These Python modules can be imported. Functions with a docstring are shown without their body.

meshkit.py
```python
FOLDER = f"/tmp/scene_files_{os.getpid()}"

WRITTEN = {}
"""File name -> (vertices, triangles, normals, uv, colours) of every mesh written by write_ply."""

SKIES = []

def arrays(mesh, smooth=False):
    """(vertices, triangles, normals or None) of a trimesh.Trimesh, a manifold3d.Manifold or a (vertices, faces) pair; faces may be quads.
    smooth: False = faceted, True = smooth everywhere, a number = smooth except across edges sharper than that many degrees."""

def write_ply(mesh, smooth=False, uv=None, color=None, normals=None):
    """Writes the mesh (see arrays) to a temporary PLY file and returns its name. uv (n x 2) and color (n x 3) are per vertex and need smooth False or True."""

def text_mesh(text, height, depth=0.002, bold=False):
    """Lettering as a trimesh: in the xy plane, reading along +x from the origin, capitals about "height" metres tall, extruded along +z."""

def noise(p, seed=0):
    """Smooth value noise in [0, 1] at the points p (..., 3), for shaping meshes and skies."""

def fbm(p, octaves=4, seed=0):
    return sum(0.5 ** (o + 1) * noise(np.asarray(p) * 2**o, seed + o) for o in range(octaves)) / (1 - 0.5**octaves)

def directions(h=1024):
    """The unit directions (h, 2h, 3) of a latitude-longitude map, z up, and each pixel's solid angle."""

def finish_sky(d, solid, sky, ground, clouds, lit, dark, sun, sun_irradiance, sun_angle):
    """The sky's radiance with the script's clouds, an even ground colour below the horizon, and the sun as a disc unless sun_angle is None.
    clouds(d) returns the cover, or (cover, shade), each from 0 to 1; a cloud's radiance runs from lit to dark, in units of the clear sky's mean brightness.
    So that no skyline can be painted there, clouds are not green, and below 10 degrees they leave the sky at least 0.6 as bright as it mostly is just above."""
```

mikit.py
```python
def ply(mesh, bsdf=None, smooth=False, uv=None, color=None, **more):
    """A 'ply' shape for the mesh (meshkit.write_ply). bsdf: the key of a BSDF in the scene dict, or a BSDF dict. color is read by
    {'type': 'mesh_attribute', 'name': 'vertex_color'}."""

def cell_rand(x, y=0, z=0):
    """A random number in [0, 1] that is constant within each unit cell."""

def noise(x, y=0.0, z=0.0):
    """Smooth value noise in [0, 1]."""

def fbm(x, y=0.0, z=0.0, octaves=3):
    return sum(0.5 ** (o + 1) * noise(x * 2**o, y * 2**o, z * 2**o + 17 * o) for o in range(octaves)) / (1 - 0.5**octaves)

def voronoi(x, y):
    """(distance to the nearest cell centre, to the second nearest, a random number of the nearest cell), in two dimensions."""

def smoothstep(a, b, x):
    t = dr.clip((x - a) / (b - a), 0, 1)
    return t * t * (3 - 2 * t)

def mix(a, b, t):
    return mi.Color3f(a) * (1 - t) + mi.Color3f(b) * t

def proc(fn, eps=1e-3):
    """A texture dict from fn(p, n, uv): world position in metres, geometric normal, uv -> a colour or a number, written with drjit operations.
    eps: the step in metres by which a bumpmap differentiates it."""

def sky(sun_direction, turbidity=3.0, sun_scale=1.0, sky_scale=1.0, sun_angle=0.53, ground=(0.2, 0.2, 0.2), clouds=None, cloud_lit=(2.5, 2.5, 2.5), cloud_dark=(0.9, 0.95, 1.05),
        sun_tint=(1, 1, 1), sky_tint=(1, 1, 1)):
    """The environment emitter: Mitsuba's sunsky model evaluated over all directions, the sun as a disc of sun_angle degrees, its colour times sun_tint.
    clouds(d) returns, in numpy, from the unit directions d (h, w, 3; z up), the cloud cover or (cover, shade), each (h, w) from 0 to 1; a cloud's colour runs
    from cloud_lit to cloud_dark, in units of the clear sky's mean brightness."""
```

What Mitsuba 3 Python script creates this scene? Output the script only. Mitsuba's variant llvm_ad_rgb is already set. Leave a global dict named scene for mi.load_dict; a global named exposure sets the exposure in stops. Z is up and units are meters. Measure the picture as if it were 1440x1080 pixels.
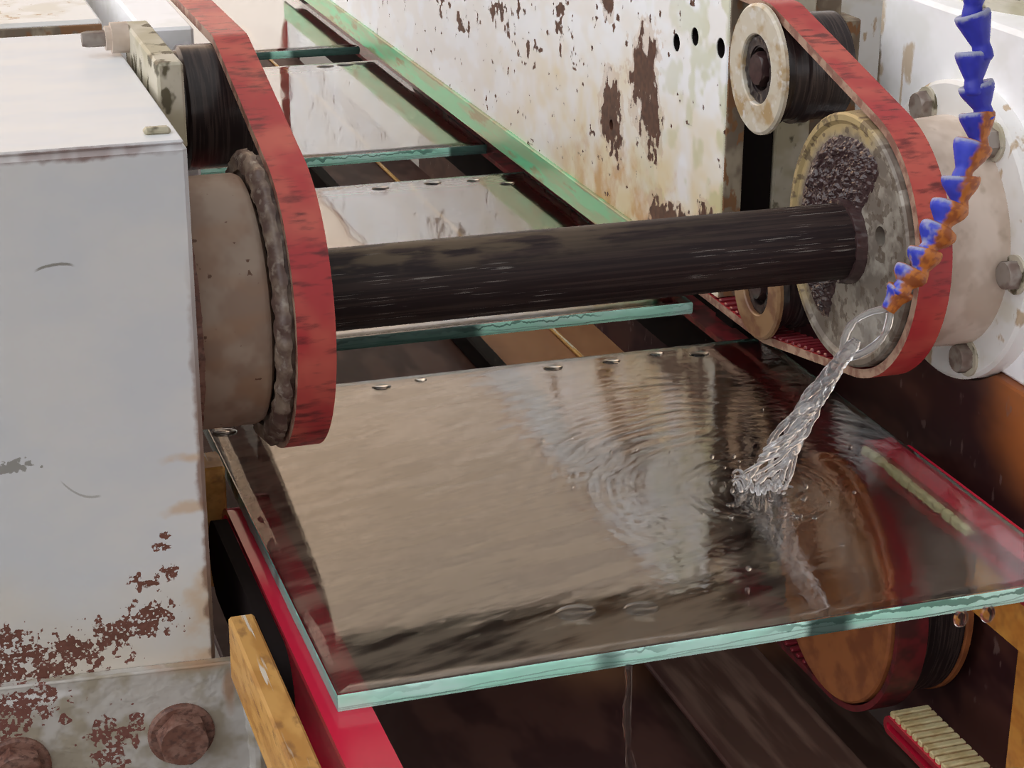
import math, numpy as np, trimesh, shapely, shapely.affinity
import drjit as dr, mitsuba as mi, mikit, meshkit
import manifold3d as m3
from shapely.geometry import Point, Polygon
from mikit import noise, fbm, voronoi, smoothstep, mix, proc

# ---------------------------------------------------------------- camera, sky, exposure
# lengths below are written in "units" of 0.6 mm; the glass tops lie at height 0.9 m
S, Z0 = 0.0006, 0.9
T = mi.ScalarTransform4f
def W(x, y, z): return [x * S, y * S, Z0 + z * S]
CAM = np.array(W(0, 0, 1000))
FWD, UP = np.array([0.29312, 0.88673, -0.35747]), np.array([0.10803, 0.34078, 0.93391])
scene, labels = {}, {}
scene['camera'] = {'type': 'perspective', 'fov': 29.0155, 'fov_axis': 'x', 'near_clip': 0.05, 'far_clip': 200.0,
                   'to_world': T().look_at(origin=CAM.tolist(), target=(CAM + FWD).tolist(), up=UP.tolist())}
def overcast(d):
    g = np.array([-0.84, -0.14, 0.46]); g /= np.linalg.norm(g)
    c = d @ g                                           # bright thin cloud high on the left, greyer towards the horizon
    shade = 1 - np.clip((c + 0.25) / 1.25, 0, 1) ** 2.6
    n = meshkit.fbm(d * 2.5, 4, seed=3)
    el = np.degrees(np.arcsin(d[..., 2])); high = np.clip((el - 12) / 12, 0, 1)
    shade = shade - 0.33 * (1 - high) * np.clip(d[..., 1], 0, 1)   # paler haze low over the horizon there
    thin = 0.46 * np.clip(d[..., 1], 0, 1) * (0.25 + 0.75 * high)              # the cloud thins towards the hazy low sun ahead
    return 1 - thin, np.clip(shade + 0.25 * (n - 0.5), 0, 1)
scene['sky'] = mikit.sky([-0.2, 0.9, 0.35], turbidity=6.0, sun_scale=0.0, sky_tint=(1.0, 0.70, 0.52), clouds=overcast, cloud_lit=(3.8, 3.86, 3.95), cloud_dark=(0.70, 0.665, 0.63), ground=(0.22, 0.2, 0.18))
exposure = 2.95

# ---------------------------------------------------------------- helpers
def up(mesh):
    if hasattr(mesh, 'to_mesh'):
        q = mesh.to_mesh(); mesh = trimesh.Trimesh(q.vert_properties[:, :3], q.tri_verts, process=False)
    m = mesh.copy(); m.vertices = np.asarray(m.vertices) * S + [0, 0, Z0]
    return m
def add(key, mesh, bsdf, smooth=35, **kw):
    assert key not in scene, key
    scene[key] = mikit.ply(up(mesh), bsdf, smooth=smooth, **kw)
    return key
def tag(key, label, cat, group=None, kind=None):
    labels[key] = {'label': label, 'category': cat}
    if group: labels[key]['group'] = group
    if kind: labels[key]['kind'] = kind
def lab(key, label): labels[key] = {'label': label}
def structure(key, label=None): labels[key] = {'kind': 'structure', **({'label': label} if label else {})}
def cat(*ms): return trimesh.util.concatenate(list(ms))
def box(x0, x1, y0, y1, z0, z1, b=2.0):
    c, h = np.array([x0 + x1, y0 + y1, z0 + z1]) / 2, np.array([x1 - x0, y1 - y0, z1 - z0]) / 2
    b = min(b, h.min() * 0.9)
    p = [c + np.array(s) * (h - b * (1 - np.eye(3)[k])) for s in np.array(np.meshgrid([-1, 1], [-1, 1], [-1, 1])).T.reshape(-1, 3) for k in range(3)]
    return trimesh.convex.convex_hull(np.array(p))
def prism_x(poly, x0, x1):
    """A polygon in the (y, z) plane, extruded from x0 to x1."""
    m = trimesh.creation.extrude_polygon(poly, x1 - x0, engine='earcut')
    v = np.asarray(m.vertices); m.vertices = np.stack([v[:, 2] + x0, v[:, 0], v[:, 1]], 1)
    return m
def prism_z(poly, z0, z1):
    m = trimesh.creation.extrude_polygon(poly, z1 - z0, engine='earcut'); m.apply_translation([0, 0, z0]); return m
def lathe_x(profile, Y, Z, n=96, a0=0.0):
    """profile: (x, r) from one end of the axis to the other, turned about the x axis through (Y, Z)."""
    x, r = np.array(profile, float).T
    t = np.arange(n) * 2 * np.pi / n + a0
    v = np.stack([np.repeat(x, n), Y + np.outer(r, np.cos(t)).ravel(), Z + np.outer(r, np.sin(t)).ravel()], 1)
    f = []
    for i in range(len(x) - 1):
        j = np.arange(n); k = (j + 1) % n
        a, b, c, d = i * n + j, i * n + k, (i + 1) * n + k, (i + 1) * n + j
        f += [np.stack([a, b, c], 1), np.stack([a, c, d], 1)]
    m = trimesh.Trimesh(v, np.vstack(f), process=False)
    m.merge_vertices(); m.update_faces(m.nondegenerate_faces()); m.remove_unreferenced_vertices(); m.fix_normals()
    return m
def align(d):
    """Rotation that turns +z to d."""
    d = np.asarray(d, float) / np.linalg.norm(d)
    return trimesh.geometry.align_vectors([0, 0, 1], d)
def lathe_at(profile, p, d, n=40):
    """profile: (height along d, r)."""
    m = lathe_x(profile, 0, 0, n); v = np.asarray(m.vertices); m.vertices = np.stack([v[:, 1], v[:, 2], v[:, 0]], 1)
    m.apply_transform(align(d)); m.apply_translation(p); return m
def hexhead(p, d, r, h, turn=0.0):
    """A chamfered hexagon bolt head standing on p towards d."""
    a = np.arange(6) * np.pi / 3 + turn
    pts = [(r * math.cos(t), r * math.sin(t), z) for t in a for z in (0, h * 0.75)] + [(0.86 * r * math.cos(t), 0.86 * r * math.sin(t), h) for t in np.arange(18) * np.pi / 9]
    m = trimesh.convex.convex_hull(np.array(pts)); m.apply_transform(align(d)); m.apply_translation(p); return m
def tube(path, rad, n=12):
    path = np.asarray(path, float); rad = np.broadcast_to(rad, (len(path),))
    t = np.gradient(path, axis=0); t /= np.linalg.norm(t, axis=1, keepdims=True)
    a = np.cross(t, [0.3, 0.9, 0.1]); a /= np.linalg.norm(a, axis=1, keepdims=True); b = np.cross(t, a)
    th = np.arange(n) * 2 * np.pi / n
    v = path[:, None] + rad[:, None, None] * (np.cos(th)[None, :, None] * a[:, None] + np.sin(th)[None, :, None] * b[:, None])
    v = np.vstack([v.reshape(-1, 3), path[:1], path[-1:]]); k = len(path) * n
    f = []
    j = np.arange(n); j1 = (j + 1) % n
    for i in range(len(path) - 1):
        f += [np.stack([i * n + j, i * n + j1, (i + 1) * n + j1], 1), np.stack([i * n + j, (i + 1) * n + j1, (i + 1) * n + j], 1)]
    f += [np.stack([j1, j, j * 0 + k], 1), np.stack([(len(path) - 1) * n + j, (len(path) - 1) * n + j1, j * 0 + k + 1], 1)]
    m = trimesh.Trimesh(v, np.vstack(f), process=False); m.fix_normals(); return m
def man(m):
    m = m.copy(); m.merge_vertices()
    return m3.Manifold(m3.Mesh(np.asarray(m.vertices, np.float32), np.asarray(m.faces, np.uint32)))
def roughen(mesh, edge, amp, freq, seed=0):
    """Refines a closed mesh and pushes its points about by smooth noise: worn, crusted metal."""
    q = man(mesh).refine_to_length(edge).to_mesh()
    m = trimesh.Trimesh(q.vert_properties[:, :3], q.tri_verts, process=True)
    d = meshkit.fbm(np.asarray(m.vertices) * freq, 3, seed) - 0.5
    m.vertices = np.asarray(m.vertices) + m.vertex_normals * (d * 2 * amp)[:, None]
    return m
def sweep_yz(pts): return Polygon(pts)

# ---------------------------------------------------------------- materials
def q(p): return p.x / S, p.y / S, (p.z - Z0) / S
def principled(color, rough=0.6, metal=0.0, spec=0.5, **kw):
    col = proc(color) if callable(color) else {'type': 'rgb', 'value': list(color)}
    r = proc(rough) if callable(rough) else rough
    return {'type': 'principled', 'base_color': col, 'roughness': r, 'metallic': metal, 'specular': spec, **kw}
def mat(name, b, bump=None, scale=1.0, eps=4e-4):
    if bump is not None: b = {'type': 'bumpmap', 'tex': proc(bump, eps), 'scale': scale, 'nested': b}
    scene[name] = {'type': 'twosided', 'nested': b}
    return name
RUST, RUSTD, OCHRE = (0.125, 0.052, 0.032), (0.06, 0.026, 0.02), (0.42, 0.24, 0.07)
def blobs(a, b, spots, warp, soft=0.82):
    """Ragged spots: each (a, b, radius along a, radius along b)."""
    m = mi.Float(0)
    for (ca, cb, ra, rb) in spots:
        d = dr.sqrt(dr.square((a - ca) / ra) + dr.square((b - cb) / rb))
        m = dr.maximum(m, smoothstep(1.0, soft, d + warp))
    return m
def wall_color(p, n, uv):
    x, y, z = q(p)
    w1, w2 = fbm(y * 0.045, z * 0.045, 3, 4), fbm(y * 0.012, z * 0.02, 7, 3)
    c = mix((0.88, 0.86, 0.845), (0.91, 0.92, 0.945), smoothstep(0.4, 0.65, w2))
    low = smoothstep(430, 90, z + 200 * (w2 - 0.5)) * smoothstep(3900, 2900, y + 400 * (w2 - 0.5))
    c = mix(c, (0.80, 0.66, 0.38), low * 0.9 * smoothstep(0.2, 0.6, fbm(y * 0.012, z * 0.01, 1, 4)))
    c = mix(c, (0.60, 0.33, 0.11), smoothstep(200, 60, z + 150 * (w1 - 0.5)) * smoothstep(3500, 3000, y) * smoothstep(0.30, 0.60, fbm(y * 0.02, z * 0.02, 9, 4)) * 0.9)
    c = mix(c, (0.50, 0.51, 0.24), smoothstep(0.5, 0.66, fbm(y * 0.02, z * 0.02, 11, 3)) * smoothstep(3050, 2650, y) * 0.5)
    big = [(3060, 230, 46, 62), (2890, 270, 52, 52), (2780, 120, 90, 34), (2660, 118, 40, 62), (3090, 420, 22, 34), (2920, 330, 60, 66), (2690, 100, 60, 26), (3120, 470, 24, 40)]
    wf = fbm(y * 0.11, z * 0.06, 6, 3)
    m = blobs(y, z, big, 1.3 * (w1 - 0.5) + 1.0 * (wf - 0.5))
    specks = smoothstep(0.64, 0.69, fbm(y * 0.05, z * 0.055, 5, 4) + 0.19 * (blobs(y, z, [(4080, 290, 240, 60), (3950, 230, 170, 34), (3620, 300, 190, 60), (3480, 250, 110, 40), (3330, 380, 50, 90), (3060, 380, 60, 40)], 0.9 * (w2 - 0.5), 0.4) - 0.55))
    m = dr.maximum(m, specks)
    halo = blobs(y, z, big, 1.5 * (w1 - 0.5) - 0.35)
    c = mix(c, (0.62, 0.46, 0.33), halo * 0.45)
    return mix(c, mix(RUST, RUSTD, noise(y * 0.15, z * 0.15)), m)
mat('side_plate_paint', principled(wall_color, 0.45, 0, 0.4))
def plate_end(p, n, uv):
    x, y, z = q(p)
    w = fbm(x * 0.05, z * 0.03, y * 0.05, 4)
    c = mix((0.19, 0.145, 0.105), (0.36, 0.30, 0.22), smoothstep(0.4, 0.7, w))
    return mix(c, (0.24, 0.12, 0.055), smoothstep(0.5, 0.62, fbm(x * 0.08, z * 0.05, 9, 3)))
mat('dirty_steel', principled(plate_end, 0.55, 0.1, 0.5))
def housing_color(p, n, uv):
    x, y, z = q(p)
    front = smoothstep(-0.5, -0.8, n.y)
    w1, w2, w3 = fbm(x * 0.05, z * 0.05, y * 0.05, 4), fbm(x * 0.012, z * 0.012, y * 0.004, 3), fbm(x * 0.15, z * 0.15, y * .15, 3)
    c = mix((0.645, 0.665, 0.695), (0.70, 0.70, 0.70), smoothstep(0.2, 0.8, fbm(x * 0.012, z * 0.02, y * 0.02, 4)))
    c = mix(c, (0.66, 0.58, 0.46), 0.6 * smoothstep(60, -100, z + 120 * (w2 - 0.5)) * front)
    c = mix(c, (0.60, 0.42, 0.26), 0.7 * front * blobs(x, z, [(305, -30, 40, 60), (300, 90, 60, 10), (300, 150, 40, 8), (300, -95, 60, 20)], 1.2 * (w1 - 0.5), 0.2))
    edge = smoothstep(9, 3, dr.abs(z - 498) + 10 * (w1 - 0.5)) * smoothstep(0.2, 0.55, fbm(x * 0.03, 0, 1, 3)) * front
    redge = smoothstep(9, 2, dr.abs(x - 305) + 14 * (w1 - 0.5)) * smoothstep(420, 150, z + 200 * (w2 - .5))
    spots = blobs(x, z, [(150, -62, 40, 18), (205, -48, 48, 16), (240, -35, 22, 20), (95, -60, 20, 22), (110, -85, 70, 10), (240, 5, 14, 9), (262, 15, 9, 8), (222, 14, 8, 5), (255, 48, 10, 5), (258, 62, 5, 5), (80, -36, 16, 12), (70, -75, 18, 24)], 2.6 * (w3 - 0.5)) * smoothstep(0.28, 0.40, fbm(x * 0.3, z * 0.3, 2, 3))
    dark = blobs(x, z, [(62, 330, 14, 60), (66, 280, 12, 14), (104, 163, 20, 7)], 2.2 * (w3 - 0.5)) * 0.75
    scr = smoothstep(2.2, 0.8, dr.abs(z - 384 + 0.012 * dr.square(x - 165) + 3 * (w1 - .5))) * smoothstep(22, 14, dr.abs(x - 163)) + smoothstep(2, 0.7, dr.abs(z - 118 - 0.02 * dr.square(x - 185) * smoothstep(0, -1, x - 185) * 1.0)) * smoothstep(22, 16, dr.abs(x - 172)) * 0.6
    c = mix(c, (0.20, 0.19, 0.16), dr.minimum(dr.maximum(dark, scr * 0.8) * front, 1))
    c = mix(c, mix((0.21, 0.085, 0.065), (0.11, 0.045, 0.03), w3), dr.maximum(spots * front, edge * 0.8))
    return mix(c, (0.22, 0.12, 0.08), redge * 0.85)
mat('housing_paint', principled(housing_color, 0.42, 0, 0.45))
def cream_color(p, n, uv):
    x, y, z = q(p)
    w = fbm(x * 0.02, y * 0.02, z * 0.02, 4)
    c = mix((0.76, 0.75, 0.73), (0.66, 0.63, 0.56), smoothstep(0.45, 0.7, w))
    return mix(c, (0.42, 0.28, 0.14), 0.8 * smoothstep(0.63, 0.72, fbm(x * 0.06, y * 0.06, z * 0.025, 4)))
def white_color(p, n, uv):
    x, y, z = q(p)
    c = mix((0.88, 0.88, 0.90), (0.80, 0.80, 0.79), smoothstep(0.4, 0.75, fbm(x * 0.02, y * 0.02, z * 0.02, 4)))
    c = mix(c, (0.50, 0.36, 0.20), 0.75 * blobs(y, z, [(2380, 450, 16, 34), (2395, 400, 5, 70), (2462, 500, 12, 60), (2464, 380, 14, 90)], 1.6 * (fbm(y * 0.06, z * 0.05, 3, 4) - 0.5), 0.4))
    return mix(c, (0.16, 0.12, 0.08), 0.8 * blobs(y, z, [(2467, 430, 10, 50)], 1.5 * (fbm(y * 0.1, z * 0.06, 7, 3) - 0.5), 0.4))
mat('white_paint', principled(white_color, 0.4, 0, 0.45))
mat('pale_paint', principled(cream_color, 0.4, 0, 0.45))
def grimy_paint(p, n, uv):
    x, y, z = q(p)
    w = fbm(x * 0.02, y * 0.02, z * 0.02, 4)
    c = mix((0.50, 0.46, 0.37), (0.40, 0.36, 0.25), smoothstep(0.4, 0.65, w))
    return mix(c, (0.10, 0.085, 0.05), smoothstep(0.58, 0.68, fbm(x * 0.05, y * 0.04, z * 0.03 + 4, 4)))
mat('grimy_paint', principled(grimy_paint, 0.5, 0, 0.45))
def hub_color(p, n, uv):
    x, y, z = q(p)
    w = fbm(x * 0.03, y * 0.02, z * 0.02, 4)
    c = mix((0.26, 0.175, 0.13), (0.33, 0.25, 0.195), smoothstep(0.35, 0.65, w))
    c = mix(c, (0.30, 0.17, 0.10), smoothstep(0.5, 0.7, fbm(x * 0.015, y * 0.01, z * 0.02, 3)) * 0.55)
    return mix(c, (0.12, 0.06, 0.035), smoothstep(0.74, 0.80, fbm(x * 0.09, y * 0.09, z * 0.09, 3)))
mat('hub_paint', principled(hub_color, 0.5, 0, 0.4))
def rusty(p, n, uv):
    x, y, z = q(p)
    w = fbm(x * 0.06, y * 0.06, z * 0.06, 4)
    return mix(mix((0.16, 0.07, 0.05), (0.24, 0.13, 0.10), smoothstep(0.4, 0.62, w)), (0.07, 0.035, 0.03), 0.7 * smoothstep(0.45, 0.75, fbm(x * 0.2, y * 0.2, z * 0.2 + 5, 3)))
def hubp_color(p, n, uv):
    x, y, z = q(p)
    w = fbm(x * 0.03, y * 0.02, z * 0.02, 4)
    c = mix((0.64, 0.54, 0.46), (0.52, 0.42, 0.34), smoothstep(0.35, 0.65, w))
    return mix(c, (0.36, 0.28, 0.20), smoothstep(0.62, 0.85, fbm(x * 0.05, y * 0.04, z * 0.04, 4)) * 0.6)
mat('hub_pale', principled(hubp_color, 0.42, 0, 0.45))
mat('rust', principled(rusty, 0.55, 0.0, 0.5), lambda p, n, uv: fbm(p.x / S * .2, p.y / S * .2, p.z / S * .2, 3), 6e-4)
def bracket_color(p, n, uv):
    x, y, z = q(p)
    w1, w2 = fbm(x * 0.03, z * 0.03, y * 0.03, 4), fbm(x * 0.12, z * 0.12, y * 0.12, 3)
    c = mix((0.50, 0.48, 0.45), (0.36, 0.32, 0.25), smoothstep(0.4, 0.62, w1))
    c = mix(c, (0.70, 0.69, 0.68), blobs(x, z, [(95, -108, 70, 9)], 0.6 * (w1 - .5), 0.4))  # pale highlight below the seam, painted in as colour
    c = mix(c, (0.40, 0.23, 0.13), 0.8 * blobs(x, z, [(290, -96, 60, 14), (318, -130, 10, 40)], 1.2 * (w1 - 0.5), 0.2))
    return mix(c, (0.19, 0.075, 0.06), blobs(x, z, [(185, -172, 30, 26), (95, -112, 40, 20), (210, -150, 9, 8), (130, -140, 8, 7), (180, -195, 22, 18), (60, -140, 40, 20)], 2.6 * (w2 - 0.5)) * smoothstep(0.36, 0.46, fbm(x * 0.3, z * 0.3, 2, 3)))
mat('bracket_paint', principled(bracket_color, 0.42, 0, 0.5), lambda p, n, uv: fbm(p.x / S * .08, p.y / S * .08, p.z / S * .08, 4), 1.5e-3)
def belt_color(p, n, uv):
    x, y, z = q(p)
    side = smoothstep(0.55, 0.8, dr.abs(n.x))
    w = fbm(x * 0.05, y * 0.16, z * 0.16, 4)
    s = fbm(x * 0.014, y * 0.2, z * 0.2 + 3, 3)
    c = mix((0.40, 0.038, 0.042), (0.50, 0.10, 0.075), smoothstep(0.35, 0.7, fbm(x * .02, y * .015, z * .015, 3)))
    blot = fbm(x * 0.035, y * 0.022, z * 0.022 + 7, 3)
    c = mix(c, (0.07, 0.015, 0.018), smoothstep(0.52, 0.75, 0.5 * w + 0.2 * s + 0.36 * blot) * 0.8)
    e = mix((0.40, 0.25, 0.18), (0.24, 0.11, 0.08), smoothstep(0.35, 0.65, fbm(y * 0.07, z * 0.07, 1, 4)))
    return mix(c, e, side)
mat('red_belt', principled(belt_color, 0.38, 0, 0.45))
def wet_belt_color(p, n, uv):
    x, y, z = q(p)
    w = fbm(x * 0.03, y * 0.012, z * 0.03, 3)
    c = mix((0.60, 0.008, 0.045), (0.50, 0.02, 0.05), w)
    return mix(c, (0.30, 0.02, 0.03), smoothstep(0.5, 0.7, dr.abs(n.x)))
mat('wet_red_belt', principled(wet_belt_color, 0.16, 0, 0.5, clearcoat=0.6, clearcoat_gloss=0.95))
mat('dark_red_rubber', principled((0.20, 0.02, 0.03), 0.2, 0, 0.5))
mat('cream_rubber', principled(lambda p, n, uv: mix((0.62, 0.52, 0.30), (0.50, 0.38, 0.19), smoothstep(0.4, 0.7, fbm(p.x / S * .06, p.y / S * .06, p.z / S * .06, 3))), 0.45))
def shaft_color(p, n, uv):
    x, y, z = q(p)
    a = fbm(x * 0.006, y * 0.25, z * 0.25, 4)
    c = mix((0.014, 0.007, 0.008), (0.034, 0.020, 0.018), smoothstep(0.4, 0.7, a))
    top = smoothstep(0.35, 0.95, n.z)
    c = mix(c, (0.13, 0.095, 0.06), top * smoothstep(0.35, 0.65, fbm(x * 0.02, y * 0.1, 0, 4)) * smoothstep(1150, 500, x) * 0.8)
    scr = smoothstep(0.66, 0.74, fbm(x * 0.02, y * 0.5, z * 0.5 + 9, 4)) * smoothstep(0.5, 0.6, fbm(x * 0.008, z * 0.03, 2, 2))
    return mix(c, (0.25, 0.23, 0.21), scr * 0.55)
mat('blackened_steel', principled(shaft_color, 0.5, 0.0, 0.3))
def pulley_color(p, n, uv):
    x, y, z = q(p)
    yy, zz = y - 2197, z - 260.5
    r = dr.sqrt(yy * yy + zz * zz)
    w = fbm(y * 0.04, z * 0.04, x * 0.04, 4)
    c = mix((0.17, 0.14, 0.115), (0.33, 0.295, 0.25), smoothstep(0.4, 0.65, w))
    c = mix(c, (0.44, 0.33, 0.16), smoothstep(128, 150, r + 40 * (w - 0.5)) * smoothstep(0, 70, zz * 0.6 + yy + 60 * (w - .5)))
    return mix(c, (0.10, 0.07, 0.05), smoothstep(0.55, 0.7, fbm(y * 0.1, z * 0.1, 4, 3)) * 0.7)
mat('pulley_steel', principled(pulley_color, 0.42, 0.15, 0.5))
def mud(p, n, uv):
    x, y, z = q(p)
    w = fbm(x * 0.06, y * 0.05, z * 0.05, 4)
    return mix(mix((0.10, 0.06, 0.05), (0.22, 0.165, 0.125), smoothstep(0.35, 0.7, w)), (0.36, 0.31, 0.26), 0.7 * smoothstep(0.55, 0.85, fbm(x * .12, y * .1, z * .1, 3)))
mat('caked_mud', principled(mud, 0.4, 0, 0.5))
mat('wet_grease', principled(lambda p, n, uv: mix((0.022, 0.010, 0.012), (0.075, 0.042, 0.040), fbm(p.x / S * .1, p.y / S * .1, p.z / S * .1, 3)), 0.12, 0, 0.6))
def rim_color(p, n, uv):
    x, y, z = q(p)
    w = fbm(x * 0.05, y * 0.03, z * 0.035, 4)
    c = mix((0.56, 0.50, 0.40), (0.40, 0.27, 0.13), smoothstep(0.45, 0.68, w))
    return mix(c, (0.62, 0.58, 0.52), smoothstep(0.55, 0.75, fbm(x * .09, y * .09, z * .09 + 7, 3)))
mat('stained_rim', principled(rim_color, 0.32, 0.0, 0.5))
def orim_color(p, n, uv):
    x, y, z = q(p)
    w = fbm(x * 0.05, y * 0.03, z * 0.035, 4)
    return mix((0.30, 0.17, 0.085), (0.19, 0.085, 0.045), smoothstep(0.4, 0.65, w))
mat('brown_rim', principled(orim_color, 0.35, 0.0, 0.5))
mat('black_rubber', principled(lambda p, n, uv: mix((0.022, 0.015, 0.016), (0.06, 0.042, 0.038), smoothstep(0.45, 0.7, fbm(p.x / S * .5, p.y / S * .02, p.z / S * .02, 3))), 0.22, 0, 0.55))
mat('steel_bolt', principled(lambda p, n, uv: mix((0.30, 0.26, 0.23), (0.17, 0.12, 0.10), smoothstep(0.4, 0.7, fbm(p.x / S * .06, p.y / S * .06, p.z / S * .06, 3))), 0.45, 0.2))
mat('dark_belt', principled(lambda p, n, uv: mix((0.15, 0.018, 0.022), (0.07, 0.02, 0.02), smoothstep(0.35, 0.7, fbm(p.x / S * .05, p.y / S * .05, p.z / S * .05, 3))), 0.35, 0, 0.5))
mat('rust_wheel', principled(lambda p, n, uv: mix((0.34, 0.115, 0.042), (0.22, 0.068, 0.03), smoothstep(0.35, 0.7, fbm(p.x / S * .03, p.y / S * .03, p.z / S * .03, 4))), 0.3, 0, 0.5))
mat('void_black', principled((0.008, 0.005, 0.005), 0.7, 0, 0.15))
def green_color(p, n, uv):
    x, y, z = q(p)
    w = fbm(y * 0.006, z * 0.05, 1, 4)
    c = mix((0.16, 0.56, 0.30), (0.27, 0.45, 0.25), smoothstep(0.35, 0.7, w))
    return mix(c, (0.30, 0.20, 0.10), smoothstep(0.58, 0.80, fbm(y * 0.012, z * 0.05, 3, 4) + 0.22 * smoothstep(17, 25, dr.abs(z - 52))) * 0.7)
mat('green_plastic', principled(green_color, 0.3, 0, 0.5))
def gold_color(p, n, uv):
    x, y, z = q(p)
    w = fbm(x * 0.05, y * 0.02, z * 0.06, 4)
    c = mix((0.46, 0.22, 0.055), (0.58, 0.31, 0.09), smoothstep(0.35, 0.6, w))
    c = mix(c, (0.26, 0.12, 0.04), 0.8 * smoothstep(0.52, 0.85, fbm(x * 0.1, y * 0.05, z * 0.1 + 4, 4)))
    return mix(c, (0.64, 0.56, 0.45), smoothstep(0.60, 0.68, fbm(x * 0.16, y * 0.012, z * 0.1, 3)) * smoothstep(0.7, 0.9, n.z))
mat('ochre_paint', principled(gold_color, 0.4, 0, 0.45))
def orange_color(p, n, uv):
    x, y, z = q(p)
    w = fbm(x * 0.05, y * 0.03, z * 0.05, 4)
    c = mix((0.46, 0.16, 0.03), (0.56, 0.24, 0.05), smoothstep(0.3, 0.7, w))
    return mix(c, (0.24, 0.08, 0.03), 0.8 * smoothstep(0.5, 0.85, fbm(x * 0.1, y * 0.06, z * 0.03 + 4, 3)))
mat('orange_paint', principled(orange_color, 0.3, 0, 0.5))
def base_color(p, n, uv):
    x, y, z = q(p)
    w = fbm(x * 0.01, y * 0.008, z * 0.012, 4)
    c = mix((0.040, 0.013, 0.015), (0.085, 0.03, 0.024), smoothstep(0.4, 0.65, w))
    c = mix(c, (0.36, 0.11, 0.03), smoothstep(2100, 1970, y - 0.5 * z + 90 * (w - 0.5)) * smoothstep(-90, 20, z + 60 * (w - .5)))  # orange glow of the lit near end, painted into the maroon
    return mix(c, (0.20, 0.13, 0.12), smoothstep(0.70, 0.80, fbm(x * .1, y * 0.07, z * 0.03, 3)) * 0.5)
mat('maroon_paint', principled(base_color, 0.3, 0, 0.5))
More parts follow.
